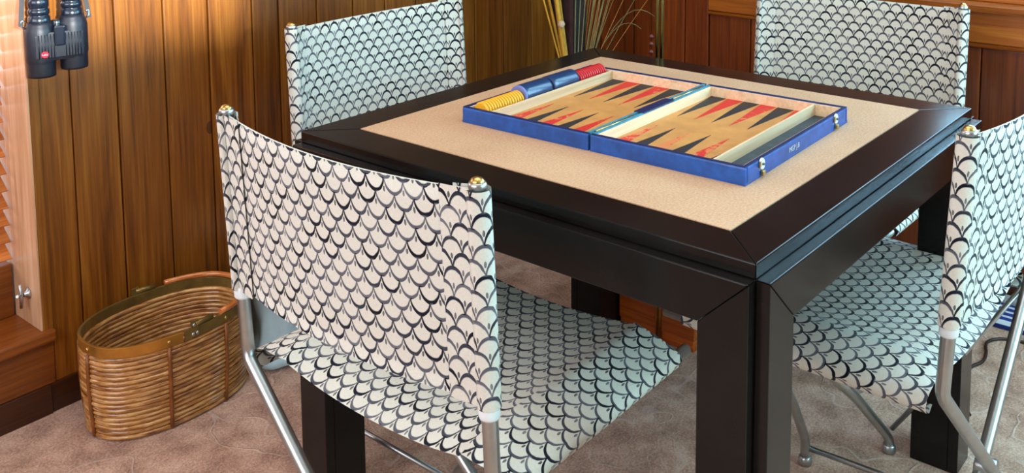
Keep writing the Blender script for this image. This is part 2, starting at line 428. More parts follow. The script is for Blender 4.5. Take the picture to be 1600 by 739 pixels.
# sun comes through a high pane: project the wanted patch on the left wall back along the sun
def back(x, z, y=Y0):
    t = (YW-y)/SUN_DIR.y; return x-SUN_DIR.x*t, z-SUN_DIR.z*t
sx0, sz0 = back(-.85, .79); sx1, _ = back(-.10, .79)
wall_open('wall_front', 'y', Y0, X0, XW+.12, sx0, sx1, sz0, 2.3, [(-.30, 1.15, .60, 2.0)])
w3 = struct(empty('window_3', (.425, Y0, .60)), 'window with a white blind drawn down')
MB().box((-.725, -.05, 0), (.725, -.045, 1.4)).obj('blind', MT['white_blind'], w3)  # unseen sheet added to stop the sun at this opening
for nm, a, b in (('jamb', (-.725,-.1,0), (-.695,-.05,1.4)), ('jamb', (.695,-.1,0), (.725,-.05,1.4)), ('sill', (-.74,-.044,-.03), (.74,.03,-.001))):
    MB().box(a, b).obj(nm, MT['red_y'], w3, bevel=.002)
wall_open('wall_back', 'x', X0, Y0, YW+.12, -1.25, 1.0, .85, 2.15)

# ------------------------------------------------------------------ game table
h, o_, t_ = .45, .0193, .0202
tb = tag(empty('game_table', (0,0,0)), 'square black lacquered game table with a tan leather top inlay', 'table')
zt = H; zl = H-t_; za = .622
ins = .0753; i_ = h-ins
G = .0004
quads = []
for k in range(4):
    R = Matrix.Rotation(k*PI/2, 4, 'Z')
    # mitred top board of one side (x = -h side rotated)
    mb = MB().prism([(-h, -h+G), (-i_, -i_+G), (-i_, i_-G), (-h, h-G)], 2, zl, zt)
    o = mb.obj('top_board', MT['lacquer'], tb, bevel=.0018); o.matrix_local = R
    # apron, mitred against the legs, and hidden backing
    w = .0904
    s_ = h+o_
    mb = MB().prism([(-h+G, zl-.0004), (-h+w-o_+G, za), (h-w+o_-G, za), (h-G, zl-.0004)], 0, -s_, -h+.004)
    o = mb.obj('apron', MT['lacquer'], tb, bevel=.0018); o.matrix_local = R
    # leg: square core with a facing board on its two outer sides, leaving the notched corner
    cw = w-o_
    mb = MB().box((-h+.0005, -h+.0005, 0), (-h+cw, -h+cw, zl-.0005)); lg = mb.obj('leg', MT['lacquer'], tb, bevel=.0008); lg.matrix_local = R
    mb = MB().prism([(-h, 0), (-h+cw, 0), (-h+cw, za-G), (-h, zl-.0006-G)], 0, -s_, -h); mb.obj('facing_board', MT['lacquer'], lg, bevel=.0018)
    mb = MB().prism([(-h, 0), (-h+cw, 0), (-h+cw, za-G), (-h, zl-.0006-G)], 1, -s_, -h); mb.obj('facing_board', MT['lacquer'], lg, bevel=.0018)
MB().box((-i_+.0004, -i_+.0004, zt-.012), (i_-.0004, i_-.0004, zt+.0008)).obj('leather_inlay', MT['cork'], tb, bevel=.0006)
MB().box((-h+.01, -h+.01, zl-.01), (h-.01, h-.01, zl-.0005)).obj('underframe', MT['lacquer'], tb)

# ------------------------------------------------------------------ chairs
PW = .264                      # half distance of the posts
def bow(l): return -.034*(1-(l/PW)**2)
def lean(z): return -.055*max(0, z-.42)          # back posts lean backwards
ZB0, ZB1 = .530, .811
def back_panel_mesh():
    mb = MB(); nl, nz = 28, 10; e = PW-.004
    def P(a, b, side):
        l = -e+2*e*a/nl; z = ZB0+(ZB1-ZB0)*b/nz
        sag = .004*math.sin(PI*a/nl)*(1 if b == nz else b/nz)      # top edge dips a little between the posts
        z2 = z - sag
        return (l, lean(z)+bow(l)+side*.0015, z2), (l, z2)
    for side in (1, -1):
        n = len(mb.v)
        for b in range(nz+1):
            for a in range(nl+1): mb.v.append(P(a,b,side)[0])
        for b in range(nz):
            for a in range(nl):
                q = [(a,b),(a+1,b),(a+1,b+1),(a,b+1)]
                if side == -1: q = q[::-1]
                uv = []
                for (i,j) in q:
                    uu, vv = P(i,j,side)[1]; uv.append((uu, vv) if side == 1 else (uu, -vv))
                mb.face([n+j*(nl+1)+i for i,j in q], uv, True)
    m = (nl+1)*(nz+1)
    for a in range(nl):
        for b in (0, nz):
            i0, i1 = b*(nl+1)+a, b*(nl+1)+a+1; mb.face([i0, i1, m+i1, m+i0], [(0,0)]*4)
    return mb.mesh('back_panel', MT['fabric'], recalc=False)
def sleeve_mesh(sg):
    """fabric wrapped round the post and stitched to the panel, outside flap 5 cm, inside 3 cm"""
    mb = MB(); prof = []; rs = .0165
    for k in range(6):                        # outer flap
        l = PW-.052+.048*k/5; prof.append((l, bow(l)-.0042 - .004*(k/5)))
    for k in range(9):                        # round the post
        a = -PI*.62 + PI*1.24*k/8
        prof.append((PW+rs*math.cos(a), rs*math.sin(a)))
    for k in range(5):
        l = PW-.002-.036*k/4; prof.append((l, bow(l)+.0042+.010*(1-k/4)))
    arc = [0]
    for p, q in zip(prof, prof[1:]): arc.append(arc[-1]+math.hypot(q[0]-p[0], q[1]-p[1]))
    nz = 8
    for b in range(nz+1):
        z = ZB0-.004+(ZB1+.006-ZB0)*b/nz
        for l, dd in prof: mb.v.append((sg*l, lean(z)+dd, z))
    n = len(prof)
    for b in range(nz):
        for a in range(n-1):
            q = [(a,b),(a+1,b),(a+1,b+1),(a,b+1)]
            uv = [(arc[i]*sg*1.0, ZB0+(ZB1-ZB0)*j/nz) for i,j in q]
            mb.face([j*n+i for i,j in q], uv, True)
    me = mb.mesh('sleeve', MT['fabric'], recalc=False)
    return me
def seat_mesh():
    mb = MB(); prof = []
    for sg in (-1,):
        prof += [(-.250,.388),(-.262,.380),(-.276,.386),(-.281,.397),(-.275,.407)]
    for k in range(5): l = -.264+.074*k/4; prof.append((l, .4125+.0205*(k/4)**.8))
    prof.append((-.1865, .4285))
    for k in range(1, 16): l = -.183+.366*k/16; prof.append((l, .429-.015*(1-(l/.183)**2)))
    prof += [(-a, b) for a, b in prof[:11][::-1]]
    arc = [0]
    for p, q in zip(prof, prof[1:]): arc.append(arc[-1]+math.hypot(q[0]-p[0], q[1]-p[1]))
    D0, D1, nd = .018, .435, 16
    n = len(prof)
    for b in range(nd+1):
        dd = D0+(D1-D0)*b/nd; q = b/nd
        for l, z in prof: mb.v.append((l, dd, z + .004*max(0, q-.5)*2 - .018*max(0, 1-q/.16)**1.6*max(0, 1-(abs(l)/.25)**6)))
    for b in range(nd):
        for a in range(n-1):
            q = [(a,b),(a+1,b),(a+1,b+1),(a,b+1)]
            mb.face([j*n+i for i,j in q], [(arc[i]-arc[-1]/2, -(D0+(D1-D0)*j/nd)) for i,j in q], True)
    return mb.mesh('seat', MT['fabric'], recalc=False)
def chair_parts(extra):
    P = []
    R_ = .0108
    P.append(('back_panel', back_panel_mesh(), None))
    for sg in (1,-1): P.append(('sleeve', sleeve_mesh(sg), None))
    P.append(('seat', seat_mesh(), None))
    for sg in (1,-1):
        dp = .008*sg
        path = rounded([(sg*PW, lean(.818), .818), (sg*PW, 0, .42), (sg*PW*.985, dp*.3, .408), (0, dp, .165), (-sg*.135, dp, .045), (-sg*.15, dp, .004)], .03)
        P.append(('back_post', MB().tube(path, R_, 12).mesh('back_post', MT['steel']), None))
        P.append(('post_cap', MB().lathe([(.0112,0),(.0118,.010),(.0105,.0125),(.0095,.013)], 16, ((sg*PW, lean(.82), .8085),(0,-.055,1))).mesh('post_cap', MT['steel']), None))
        P.append(('post_knob', MB().lathe([(.0090,0),(.0092,.002),(.007,.005),(.004,.0066),(.001,.0072)], 14, ((sg*PW, lean(.828), .8205),(0,-.055,1))).mesh('post_knob', MT['brass']), None))
        P.append(('collar', MB().lathe([(.0125,0),(.014,.003),(.014,.018),(.0125,.02)], 16, ((sg*PW, lean(.515), .510),(0,-.055,1))).mesh('collar', MT['collar']), None))
        P.append(('seat_rail', MB().tube([(sg*PW, .070, .396),(sg*PW, .475, .398)], .0095, 12).mesh('seat_rail', MT['steel']), None))
        fd = .23 if sg == -1 else .40
        fp = rounded([(sg*.235, fd, .398), (0, fd, .207), (-sg*.165, fd, .055), (-sg*.192, fd, .028), (-sg*.192, fd, .004)], .03)
        P.append(('front_leg', MB().tube(fp, .0098, 12).mesh('front_leg', MT['steel']), None))
        P.append(('foot', MB().lathe([(.0125,0),(.0135,.004),(.0125,.016),(.0105,.018)], 14, ((-sg*.192, fd, 0),(0,0,1))).mesh('foot', MT['steel']), None))
        P.append(('foot', MB().lathe([(.0125,0),(.0135,.004),(.0125,.016),(.0105,.018)], 14, ((-sg*.15, dp, 0),(0,0,1))).mesh('foot', MT['steel']), None))
        if sg == 1: P.append(('brace', MB().tube([(sg*.192, .226, .05), (sg*.222, .12, .21),(sg*(PW-.012), .008, .396)], .005, 8).mesh('brace', MT['steel']), None))
    P.append(('joint', MB().lathe([(.016,0),(.017,.003),(.017,.031),(.016,.034)], 18, ((0,-.017,.165),(0,1,0))).mesh('joint', MT['steel']), None))
    for nm, me in extra: P.append((nm, me, None))
    return P
std = chair_parts([])
def make_chair(loc, rz, label, extra=()):
    t = tag(empty('folding_chair', loc, rz), label, 'chair', 'fan print sling chairs around the table')
    for nm, me, _ in std: mobj(nm, me, t)
    for nm, me in extra: mobj(nm, me, t)
    return t
dx = [('stretcher', MB().tube([(.052,.340,.034),(.075,.0,.034)], .0055, 8).mesh('stretcher', MT['steel'])),
      ('inner_leg', MB().tube(rounded([(.050,.345,.004),(.050,.345,.05),(-.02,.345,.17),(-.2,.345,.395)], .04), .0095, 12).mesh('inner_leg', MT['steel'])),
      ('foot', MB().lathe([(.0125,0),(.0135,.004),(.0125,.016),(.0105,.018)], 14, ((.050,.345,0),(0,0,1))).mesh('foot', MT['steel']))]
bx_ = [('stretcher', MB().tube(rounded([(.262,.0,.30),(.35,.12,.05),(.362,.16,.034),(.362,.53,.034)], .05), .0055, 8).mesh('stretcher', MT['steel']))]
make_chair((-.652, .072, 0), -PI/2 , 'sling chair with fan print seen from behind, nearest the camera')
make_chair((.078, .80, 0), PI, 'sling chair with fan print between the table and the timber boarded left wall', bx_)
make_chair((.95, -.014, 0), PI/2, 'sling chair with fan print facing the camera before the right wall panels')
make_chair((.18, -.57, 0), 0, 'sling chair with fan print cut by the right edge, seat pushed under the table', dx)

# ------------------------------------------------------------------ backgammon set
MT['leather'] = plain('blue_leather', lin((20,80,162)), .40, coat=.15, var=.28, vscale=45, bump=.25, bscale=500)
MT['leather_dark'] = plain('dark_blue_leather_edge', lin((14,28,78)), .5, var=.2, vscale=60, bump=.2, bscale=500)
MT['cup'] = plain('teal_blue_leather', lin((10,54,94)), .28, coat=.3, var=.3, vscale=40, bump=.15, bscale=400)
MT['teal'] = plain('teal_leather', lin((64,138,160)), .4, var=.2, vscale=60)
MT['mouth'] = plain('lilac_cup_mouth', lin((112,122,184)), .5)
MT['pale'] = wood('pale_lining_wood', lin((206,168,128)), lin((228,196,158)), lin((240,216,184)), 'x', rough=.55, coat=0)
MT['field'] = plain('tan_playing_field', lin((196,138,74)), .6, var=.14, vscale=26, bump=.1, bscale=300)
MT['tray'] = plain('dark_tray_lining', lin((58,66,70)), .8, var=.25, vscale=60)
MT['ink'] = plain('black_point', lin((38,34,36)), .6, var=.2, vscale=50)
MT['gold'] = plain('silver_gilt_stamp', lin((214,224,226)), .35, .3)
def worn_red(name, wear):
    m = NT(name); v = m.coords((1,1,1), True)
    n = m.noise(v, 60, 5, .7); n2 = m.noise(v, 9, 2)
    f = m.math('GREATER_THAN', m.math('ADD', m.math('MULTIPLY', n, .6), m.math('MULTIPLY', n2, .4)), wear)
    m.set(color=m.mix(m.math('MULTIPLY', f, .75), lin((206,44,34)), lin((208,140,80))), rough=.6); return m.m
MT['red1'] = worn_red('red_point', .58)
MT['red2'] = worn_red('worn_red_point', .47)

BL, BW, BH = .42, .285, .029      # one half: along x, along y, height
zt0 = H+.0009
bg_o = tag(empty('backgammon_case', (-.012, -.022, zt0), math.radians(1.6)), 'open blue leather backgammon case lying on the tan table inlay', 'board game')
wt = .007
tray_w = .048
for sgn in (1, -1):               # 1: half towards the left wall (+y), -1: half with the latches
    half = MB().box((-BL/2, .001, 0), (BL/2, BW, .004)); 
    y0, y1 = (.0018, BW) if sgn == 1 else (-BW, -.0018)
    hb = MB().box((-BL/2+.0002, y0+.0002, 0), (BL/2-.0002, y1-.0002, .004)).obj('case_half', MT['leather'], bg_o)
    MB().box((-BL/2, y0, .0), (-BL/2+wt, y1, BH)).obj('case_wall', MT['leather'], hb, bevel=.0035)
    MB().box((BL/2-wt, y0, .0), (BL/2, y1, BH)).obj('case_wall', MT['leather'], hb, bevel=.0035)
    MB().box((-BL/2+wt, y0, .0), (BL/2-wt, y0+wt, BH)).obj('case_wall', MT['leather'] if sgn == -1 else MT['teal'], hb, bevel=.0035)
    MB().box((-BL/2+wt, y1-wt, .0), (BL/2-wt, y1, BH)).obj('case_wall', MT['leather'] if sgn == 1 else MT['teal'], hb, bevel=.0035)
    for (p, q) in (((-BL/2+.001, y0+.001), (-BL/2+wt, y1-.001)), ((BL/2-wt, y0+.001), (BL/2-.001, y1-.001)), ((-BL/2+wt, y0+.001), (BL/2-wt, y0+wt)), ((-BL/2+wt, y1-wt), (BL/2-wt, y1-.001))):
        MB().box((p[0], p[1], BH-.0004), (q[0], q[1], BH+.0006)).obj('rim_trim', MT['teal'] if max(abs(p[1]), abs(q[1])) < .02 else MT['leather_dark'], hb)
    # pale wood lining
    lz = BH-.0015; li = .0035
    xa, xb, ya, yb = -BL/2+wt, BL/2-wt, y0+wt, y1-wt
    MB().box((xa, ya, .004), (xa+li, yb, lz)).obj('lining', MT['pale'], hb, bevel=.0005)
    MB().box((xb-li, ya, .004), (xb, yb, lz)).obj('lining', MT['pale'], hb, bevel=.0005)
    MB().box((xa+li, ya, .004), (xb-li, ya+li, lz)).obj('lining', MT['pale'], hb, bevel=.0005)
    MB().box((xa+li, yb-li, .004), (xb-li, yb, lz)).obj('lining', MT['pale'], hb, bevel=.0005)
    # divider between the playing field and the side tray
    if sgn == 1: dv0, dv1 = yb-li-tray_w-.004, yb-li-tray_w; f0, f1 = ya+li, dv0; t0, t1 = dv1, yb-li
    else: dv0, dv1 = ya+li+tray_w, ya+li+tray_w+.004; f0, f1 = dv1, yb-li; t0, t1 = ya+li, dv0
    MB().box((xa+li, dv0, .004), (xb-li, dv1, lz-.0005)).obj('divider', MT['pale'], hb, bevel=.0005)
    MB().box((xa+li, f0, .004), (xb-li, f1, .0085)).obj('playing_field', MT['field'], hb)
    MB().box((xa+li, t0, .004), (xb-li, t1, .006)).obj('tray_lining', MT['tray'], hb)
    # twelve points
    fw = (f1-f0)/6; PL = .165
    for side in (-1, 1):
        for k in range(6):
            yc = f1-(k+.5)*fw
            base = xa+li+.0005 if side == -1 else xb-li-.0005
            tip = base+PL if side == -1 else base-PL
            mat = MT['ink'] if (k+(1 if side == 1 else 0))%2 == 1 else (MT['red2'] if side == -1 and (sgn == -1) else MT['red1'])
            mb = MB(); mb.prism([(base, yc-fw*.46), (tip, yc), (base, yc+fw*.46)], 2, .0085, .0090)
            mb.obj('point', mat, hb)
# hinges on the bar between the halves
for xh in (-.13, .13): MB().tube([(xh-.06, 0, BH-.001), (xh+.06, 0, BH-.001)], .0024, 8).obj('hinge', MT['brass'], bg_o)
MB().box((-.05, -.009, BH-.0005), (.06, .012, BH+.002)).obj('hinge_cover', MT['leather_dark'], bg_o, bevel=.0008)
# latches
for xl in (-.155, .150):
    l_ = MB().lathe([(.0085,0),(.0085,.0016),(.007,.0022)], 18, ((xl, -BW-.0002, BH-.008),(0,-1,0)), (1.0,1.25)).obj('latch', MT['collar'], bg_o)
    MB().lathe([(.0022,0),(.0022,.004),(.0012,.0046)], 10, ((xl, -BW-.001, BH-.008),(0,-1,0))).obj('latch_pin', MT['rubber'], l_)
    MB().box((xl-.004, -BW-.006, BH-.026), (xl+.004, -BW-.0008, BH-.018)).obj('latch_tongue', MT['brass'], l_, bevel=.001)
    MB().box((xl-.010, -BW-.003, BH-.012), (xl-.006, -BW-.0005, BH-.002)).obj('latch_hinge', MT['brass'], l_, bevel=.0006)
def text(body, size, mat, loc, rot, parent, name='lettering', ext=.0002):
    c = bpy.data.curves.new(name, 'FONT'); c.body = body; c.size = size; c.extrude = ext; c.align_x = 'CENTER'; c.align_y = 'CENTER'
    o = bpy.data.objects.new(name, c); link(o)
    dg = bpy.context.evaluated_depsgraph_get(); me = bpy.data.meshes.new_from_object(o.evaluated_get(dg))
    bpy.data.objects.remove(o); bpy.data.curves.remove(c)
    me.materials.clear(); me.materials.append(mat)
    return mobj(name, me, parent, loc, rot)
text('MGP J.B', .0125, MT['gold'], (-.030, -BW-.0004, BH*.50), (PI/2, 0, 0), bg_o)

# checkers and dice cups in the tray of the left half
MT['yellow'] = plain('yellow_checker', lin((232,172,30)), .35, coat=.2, var=.08)
MT['redchk'] = plain('red_checker', lin((196,16,30)), .35, coat=.2, var=.08)
MT['chk_edge'] = plain('checker_rim', lin((240,214,150)), .4)
Mb = bg_o.matrix_basis if False else Matrix.Translation((-.012, -.022, zt0)) @ Matrix.Rotation(math.radians(1.6), 4, 'Z')
ty = BW-wt-.0035-tray_w/2
def checker_mesh(mat):
    rr, th = .0170, .0056
    return MB().lathe([(rr*.80,0),(rr*.93,.0004),(rr,.0018),(rr,th-.0018),(rr*.93,th-.0004),(rr*.80,th)], 28, ((0,0,0),(1,0,0))).mesh('checker', mat)
ORD = ['first','second','third','fourth','fifth','sixth','seventh','eighth','ninth','tenth','eleventh','twelfth','thirteenth','fourteenth','fifteenth']
def chk_group(mat, x0, n, label, grp, step=.0074):
    me = checker_mesh(mat)
    for k in range(n):
        p = Mb @ Vector((x0+k*step, ty, .006+.0172))
        o = mobj('checker', me, None, p, (0, 0, math.radians(1.6)))
        tag(o, label % ORD[k], 'checker', grp)
chk_group(MT['yellow'], -.197, 15, 'yellow checker on edge in the case tray, %s from the near end', 'yellow checkers in the tray')
chk_group(MT['redchk'], .100, 13, 'red checker on edge in the case tray, %s from the dice cups', 'red checkers in the tray')
for xs, lab in ((-.086, 'blue leather dice cup lying beside the yellow checkers'), (.004, 'blue leather dice cup lying beside the red checkers')):
    c = tag(empty('dice_cup', Mb @ Vector((xs, ty, .006+.0215)), math.radians(1.6)), lab, 'dice cup', 'dice cups in the tray')
    MB().lathe([(.0150,.010),(.0185,.004),(.0198,0),(.0208,.002),(.0212,.012),(.0206,.080),(.0198,.086),(.016,.088)], 32, ((0,0,0),(1,0,0))).obj('cup_body', MT['cup'], c)
    MB().lathe([(.0155,-.0002),(.0200,-.0010),(.0210,.0006),(.0208,.0045)], 32, ((0,0,0),(1,0,0))).obj('cup_rim', MT['mouth'] if xs < -.05 else MT['leather_dark'], c)

# ------------------------------------------------------------------ rattan basket
def cane_mat(name, cols):
    m = NT(name); v = m.coords((6,6,55), True)
    n = m.noise(v, 3.0, 5, .65, .6)
    m.set(color=m.ramp(n, [(.32, cols[0]), (.48, cols[1]), (.66, cols[2])]), rough=.22, coat=.8); m.bump(m.noise(v, 12, 2), .2, .001); return m.m
MT['cane'] = cane_mat('varnished_cane', (lin((88,44,16)), lin((170,112,54)), lin((214,166,104))))
MT['stake'] = plain('cane_stake', lin((128,74,32)), .35, var=.3, vscale=40)
MT['bandb'] = plain('brass_band', lin((196,140,62)), .3, .75, var=.22, vscale=18)
MT['bandg'] = plain('tarnished_band', lin((134,110,58)), .38, .6, var=.25, vscale=25)
MT['handle'] = cane_mat('handle_cane', (lin((150,70,24)), lin((196,108,48)), lin((220,140,74))))
bk = tag(empty('rattan_basket', (-.437, .968, 0)), 'oval rattan basket with a brass rim band on the carpet by the wall', 'basket')
def oval(a, b, z, n=56, e=2.35, t0=0, t1=2*PI):
    out = []
    for k in range(n):
        t = t0+(t1-t0)*k/(n if abs(t1-t0-2*PI) < 1e-6 else n-1); c, s = math.cos(t), math.sin(t)
        out.append((a*math.copysign(abs(c)**(2/e), c), b*math.copysign(abs(s)**(2/e), s), z))
    return out
def bsize(z): 
    q = z/.205; return .172+.008*math.sin(PI*.75*q), .108+.008*math.sin(PI*.75*q)
NR = 18
for k in range(NR):
    z = .007+k*.0101; a, b = bsize(z); j = .0012*random.uniform(-1,1)
    MB().tube(oval(a+j, b+j, z),   .0056, 6, True).obj('cane_ring', MT['cane'], bk)
mb = MB().prism([(p[0],p[1]) for p in oval(.168,.104,0,40)], 2, .001, .008); mb.obj('basket_base', MT['cane'], bk)
# rim band: a brass front stretch and a darker rest
def band(t0, t1, mat, name):
    mb = MB(); n = 40; pts_o = oval(.184,.121,0,n,2.35,t0,t1); pts_i = oval(.178,.115,0,n,2.35,t0,t1)
    for (x,y,_),(p,q,_) in zip(pts_o, pts_i): mb.v += [(x,y,.184),(x,y,.2065),(p,q,.2065),(p,q,.184)]
    for i in range(n-1):
        for c in range(4):
            c2 = (c+1)%4; mb.face([4*i+c, 4*i+4+c, 4*i+4+c2, 4*i+c2], smooth=False)
    mb.face([0,1,2,3]); mb.face([4*(n-1)+i for i in (3,2,1,0)])
    return mb.obj(name, mat, bk, bevel=.001)
band(math.radians(165), math.radians(263), MT['bandb'], 'rim_band'); band(math.radians(-96), math.radians(164), MT['bandg'], 'rim_band')
for t in (184, 254, 290, 335, 40, 80, 118, 150):
    x, y, _ = oval(1,1,0,2,2.35,math.radians(t),math.radians(t)+1e-3)[0]
    a, b = bsize(.1)
    pts = []
    for k in range(7):
        z = .004+.18*k/6; aa, bb_ = bsize(z); pts.append((x*(aa+.0055), y*(bb_+.0055), z))
    MB().tube(pts, .0042, 6).obj('stake', MT['stake'], bk)
    MB().lathe([(.004,0),(.004,.0015),(.002,.003)], 10, ((x*.184, y*.121, .195),(x,y,0))).obj('rivet', MT['brass'], bk)
# folded handle lying over the right half of the rim, pinned in the middle of both long sides
hp = [(p[0]*1.0+.003, p[1], .2125) for p in oval(.180,.117,0,30,2.35,math.radians(-86),math.radians(86))]
MB().tube(hp[2:-2], .0062, 10).obj('handle', MT['handle'], bk)
for sgn in (-1, 1):
    x0, y0 = -.004, sgn*.1215
    br = MB().box((x0-.010, y0-.0015, .186), (x0+.008, y0+.0015, .222)).obj('hinge_plate', MT['bandg'], bk, bevel=.001)
    for (px, pz) in ((-.006,.194),(.004,.194),(-.003,.2135)):
        MB().lathe([(.0042,0),(.0042,.002),(.002,.0035)], 12, ((x0+px, y0+sgn*.0016, pz),(0,sgn,0))).obj('rivet', MT['steel'], br)
    MB().tube([(x0, y0, .2135)]+[(x0+.02, y0-sgn*.003, .213), (x0+.045, y0-sgn*.006, .2125)], .0055, 8).obj('hinge_arm', MT['bandg'], bk)

# ------------------------------------------------------------------ binoculars on the wall
MT['bino'] = plain('dark_blue_rubber_armour', lin((15,19,31)), .45, var=.2, vscale=40, bump=.15, bscale=600)
MT['bino2'] = plain('gloss_blue_black', lin((9,22,36)), .25, coat=.4)
MT['redlogo'] = plain('red_badge', lin((214,30,52)), .35)
MT['white'] = plain('white_print', lin((240,236,238)), .5)
MT['glass'] = plain('coated_lens', lin((20,30,60)), .08, coat=1)
MT['strap'] = plain('black_strap', lin((26,24,26)), .6)
bn = tag(empty('binoculars', (-.597, 1.062, .752), math.radians(-12)), 'dark blue binoculars hanging by their strap on the timber wall', 'binoculars')
bn.scale = (1, 1, .92)
for sx in (-1, 1):
    cx = sx*.0315; zo = 0 if sx == -1 else .010
    bz = zo
    brl = MB().lathe([(.0235,.0),(.0262,.001),(.0270,.006),(.0268,.030),(.0275,.034),(.0288,.040),(.0292,.100),(.0270,.112),(.0240,.118),(.0232,.124)], 36, ((cx,0,bz),(0,0,1)), (1.0,.92)).obj('barrel', MT['bino'], bn)
    MB().lathe([(.0205,-.0005),(.0225,.0005),(.0238,.002)], 28, ((cx,0,bz),(0,0,1)), (1,.92)).obj('objective_lens', MT['glass'], brl)
    ep = MB().lathe([(.0205,.121),(.0212,.124),(.0212,.136),(.0186,.138),(.0186,.141),(.0208,.143),(.0208,.152),(.0184,.154),(.0184,.157),(.0200,.159),(.0200,.172),(.0180,.177),(.0140,.178)], 32, ((cx,0,bz),(0,0,1)), (1,.95)).obj('eyepiece', MT['bino2'], bn)
    MB().tube([(cx+sx*.027, .0, bz+.112), (cx+sx*.034, 0, bz+.118), (cx+sx*.033, 0, bz+.130), (cx+sx*.026, 0, bz+.128)], .0022, 8).obj('strap_lug', MT['steel'], bn)
MB().box((-.0105, -.0300, .070), (.0105, .012, .116)).obj('bridge', MT['bino2'], bn, bevel=.004)
bod = MB().box((-.048, -.0262, .036), (.048, .020, .104)).obj('body', MT['bino'], bn, bevel=.010)
for k in range(15):
    xk = -.0400+.0800*k/14
    if abs(xk) < .011: continue
    MB().tube([(xk, -.0262, .045), (xk, -.0262, .098)], .0011, 6).obj('rib', MT['bino'], bod)
MB().lathe([(.0085,0),(.0098,.002),(.0098,.016),(.0085,.018)], 20, ((0,-.004,.108),(0,0,1))).obj('focus_wheel', MT['bino2'], bn)
lg = MB().lathe([(.0074,0),(.0074,.0012),(.0070,.0016)], 24, ((-.0300,-.0268,.054),(0,-1,0))).obj('badge', MT['redlogo'], bn)
text('Leica', .0052, MT['white'], (-.0300, -.0286, .054), (PI/2, 0, 0), lg)
MB().box((.034,-.0281,.062), (.046,-.0268,.066)).obj('printed_mark', MT['bino2'], bn)
# strap up to a hook
hook = Vector((0, .038, .40))
for sx in (-1, 1):
    a = Vector((sx*.0655, 0, .118 if sx == -1 else .122))
    mb = MB(); n = 10; pts = [a.lerp(hook, k/n)+Vector((sx*.012*math.sin(PI*k/n),0,0)) for k in range(n+1)]
    for p in pts: mb.v += [(p.x-.0045, p.y-.0008, p.z), (p.x+.0045, p.y-.0008, p.z), (p.x+.0045, p.y+.0008, p.z), (p.x-.0045, p.y+.0008, p.z)]
    for i in range(n):
        for c in range(4): mb.face([4*i+c, 4*i+(c+1)%4, 4*i+4+(c+1)%4, 4*i+4+c])
    mb.face([0,3,2,1]); mb.face([4*n,4*n+1,4*n+2,4*n+3])
    mb.obj('strap', MT['strap'], bn)
hk = tag(MB().tube(rounded([(-.585,YW+.004,1.145),(-.585,YW-.030,1.138),(-.585,YW-.030,1.158)], .01), .0035, 8).obj('wall_hook', MT['brass']), 'small brass hook holding the binocular strap', 'hook')

# ------------------------------------------------------------------ pale blue bag behind the near chair
MT['bag'] = plain('pale_blue_plastic', lin((178,204,214)), .45, var=.12, vscale=12, bump=.15, bscale=40)
bgm = bpy.data.meshes.new('plastic_bag'); bm = bmesh.new()
seg, lev = 36, 18
rings = []
rnd = random.Random(3)
ph = [rnd.uniform(0, 6.28) for _ in range(6)]
for j in range(lev+1):
    q = j/lev; z = .215*q
    ring = []
    for k in range(seg):
        a = 2*PI*k/seg
        wr = .006*math.sin(7*a+ph[0]+4*q)+.005*math.sin(11*a+ph[1]-6*q)+.010*math.sin(3*a+ph[2])*(1-q)
        base = .105+.018*math.exp(-((q-.1)/.12)**2)-.010*math.sin(PI*q)
        if j == 0: base = .09
        ring.append(bm.verts.new(((base+wr)*math.cos(a)*1.0, (base+wr)*.72*math.sin(a), z+.006*math.sin(5*a+ph[3])*q)))
    rings.append(ring)
for j in range(lev):
    for k in range(seg): bm.faces.new((rings[j][k], rings[j][(k+1)%seg], rings[j+1][(k+1)%seg], rings[j+1][k])).smooth = True
bm.faces.new(rings[0][::-1]); 
inner = [bm.verts.new((v.co.x*.9, v.co.y*.9, v.co.z-.03)) for v in rings[-1]]
for k in range(seg): bm.faces.new((rings[-1][k], rings[-1][(k+1)%seg], inner[(k+1)%seg], inner[k])).smooth = True
bm.faces.new(inner); bm.normal_update(); bm.to_mesh(bgm); bm.free(); bgm.materials.append(MT['bag'])
tag(mobj('plastic_bag', bgm, None, (-.135, .93, 0.001)), 'crumpled pale blue bag standing on the carpet between basket and table leg', 'bag')

# ------------------------------------------------------------------ floor lamp, low chest, vase and dried plants
MT['lampbrass'] = plain('aged_lamp_brass', lin((128,116,66)), .22, 1.0, var=.12)
MT['shade'] = plain('linen_shade', lin((214,196,160)), .8)
lp = tag(empty('brass_lamp', (.491, .283, .223)), 'lamp with a slim twin tube brass pole behind the table', 'lamp')
for yy in (-.0045, .0045): MB().tube([(yy*.7, -yy, .004), (yy*.7, -yy, 1.20)], .0044, 12).obj('pole', MT['lampbrass'], lp)
MB().lathe([(.0135,.0),(.014,.001),(.014,.004),(.011,.006)], 24).obj('base', MT['lampbrass'], lp)
MB().lathe([(.0112,.010),(.0116,.012),(.0116,.018),(.0112,.020)], 18).obj('pole_ring', MT['lampbrass'], lp)
MB().lathe([(.11,1.14),(.112,1.141),(.078,1.34),(.076,1.34)], 32).obj('shade', MT['shade'], lp)
MT['bead'] = plain('dark_red_bead', lin((84,24,18)), .35, coat=.1)
MB().tube([(-.010,.017,.477),(-.012,.018,1.14)], .0007, 5).obj('pull_cord', MT['lampbrass'], lp)
for z in (.491,.511,.529): MB().lathe([(.001,-.0065),(.0045,-.005),(.0065,0),(.0045,.005),(.001,.0065)], 14, ((-.010,.017,z),(0,0,1))).obj('bead', MT['bead'], lp)

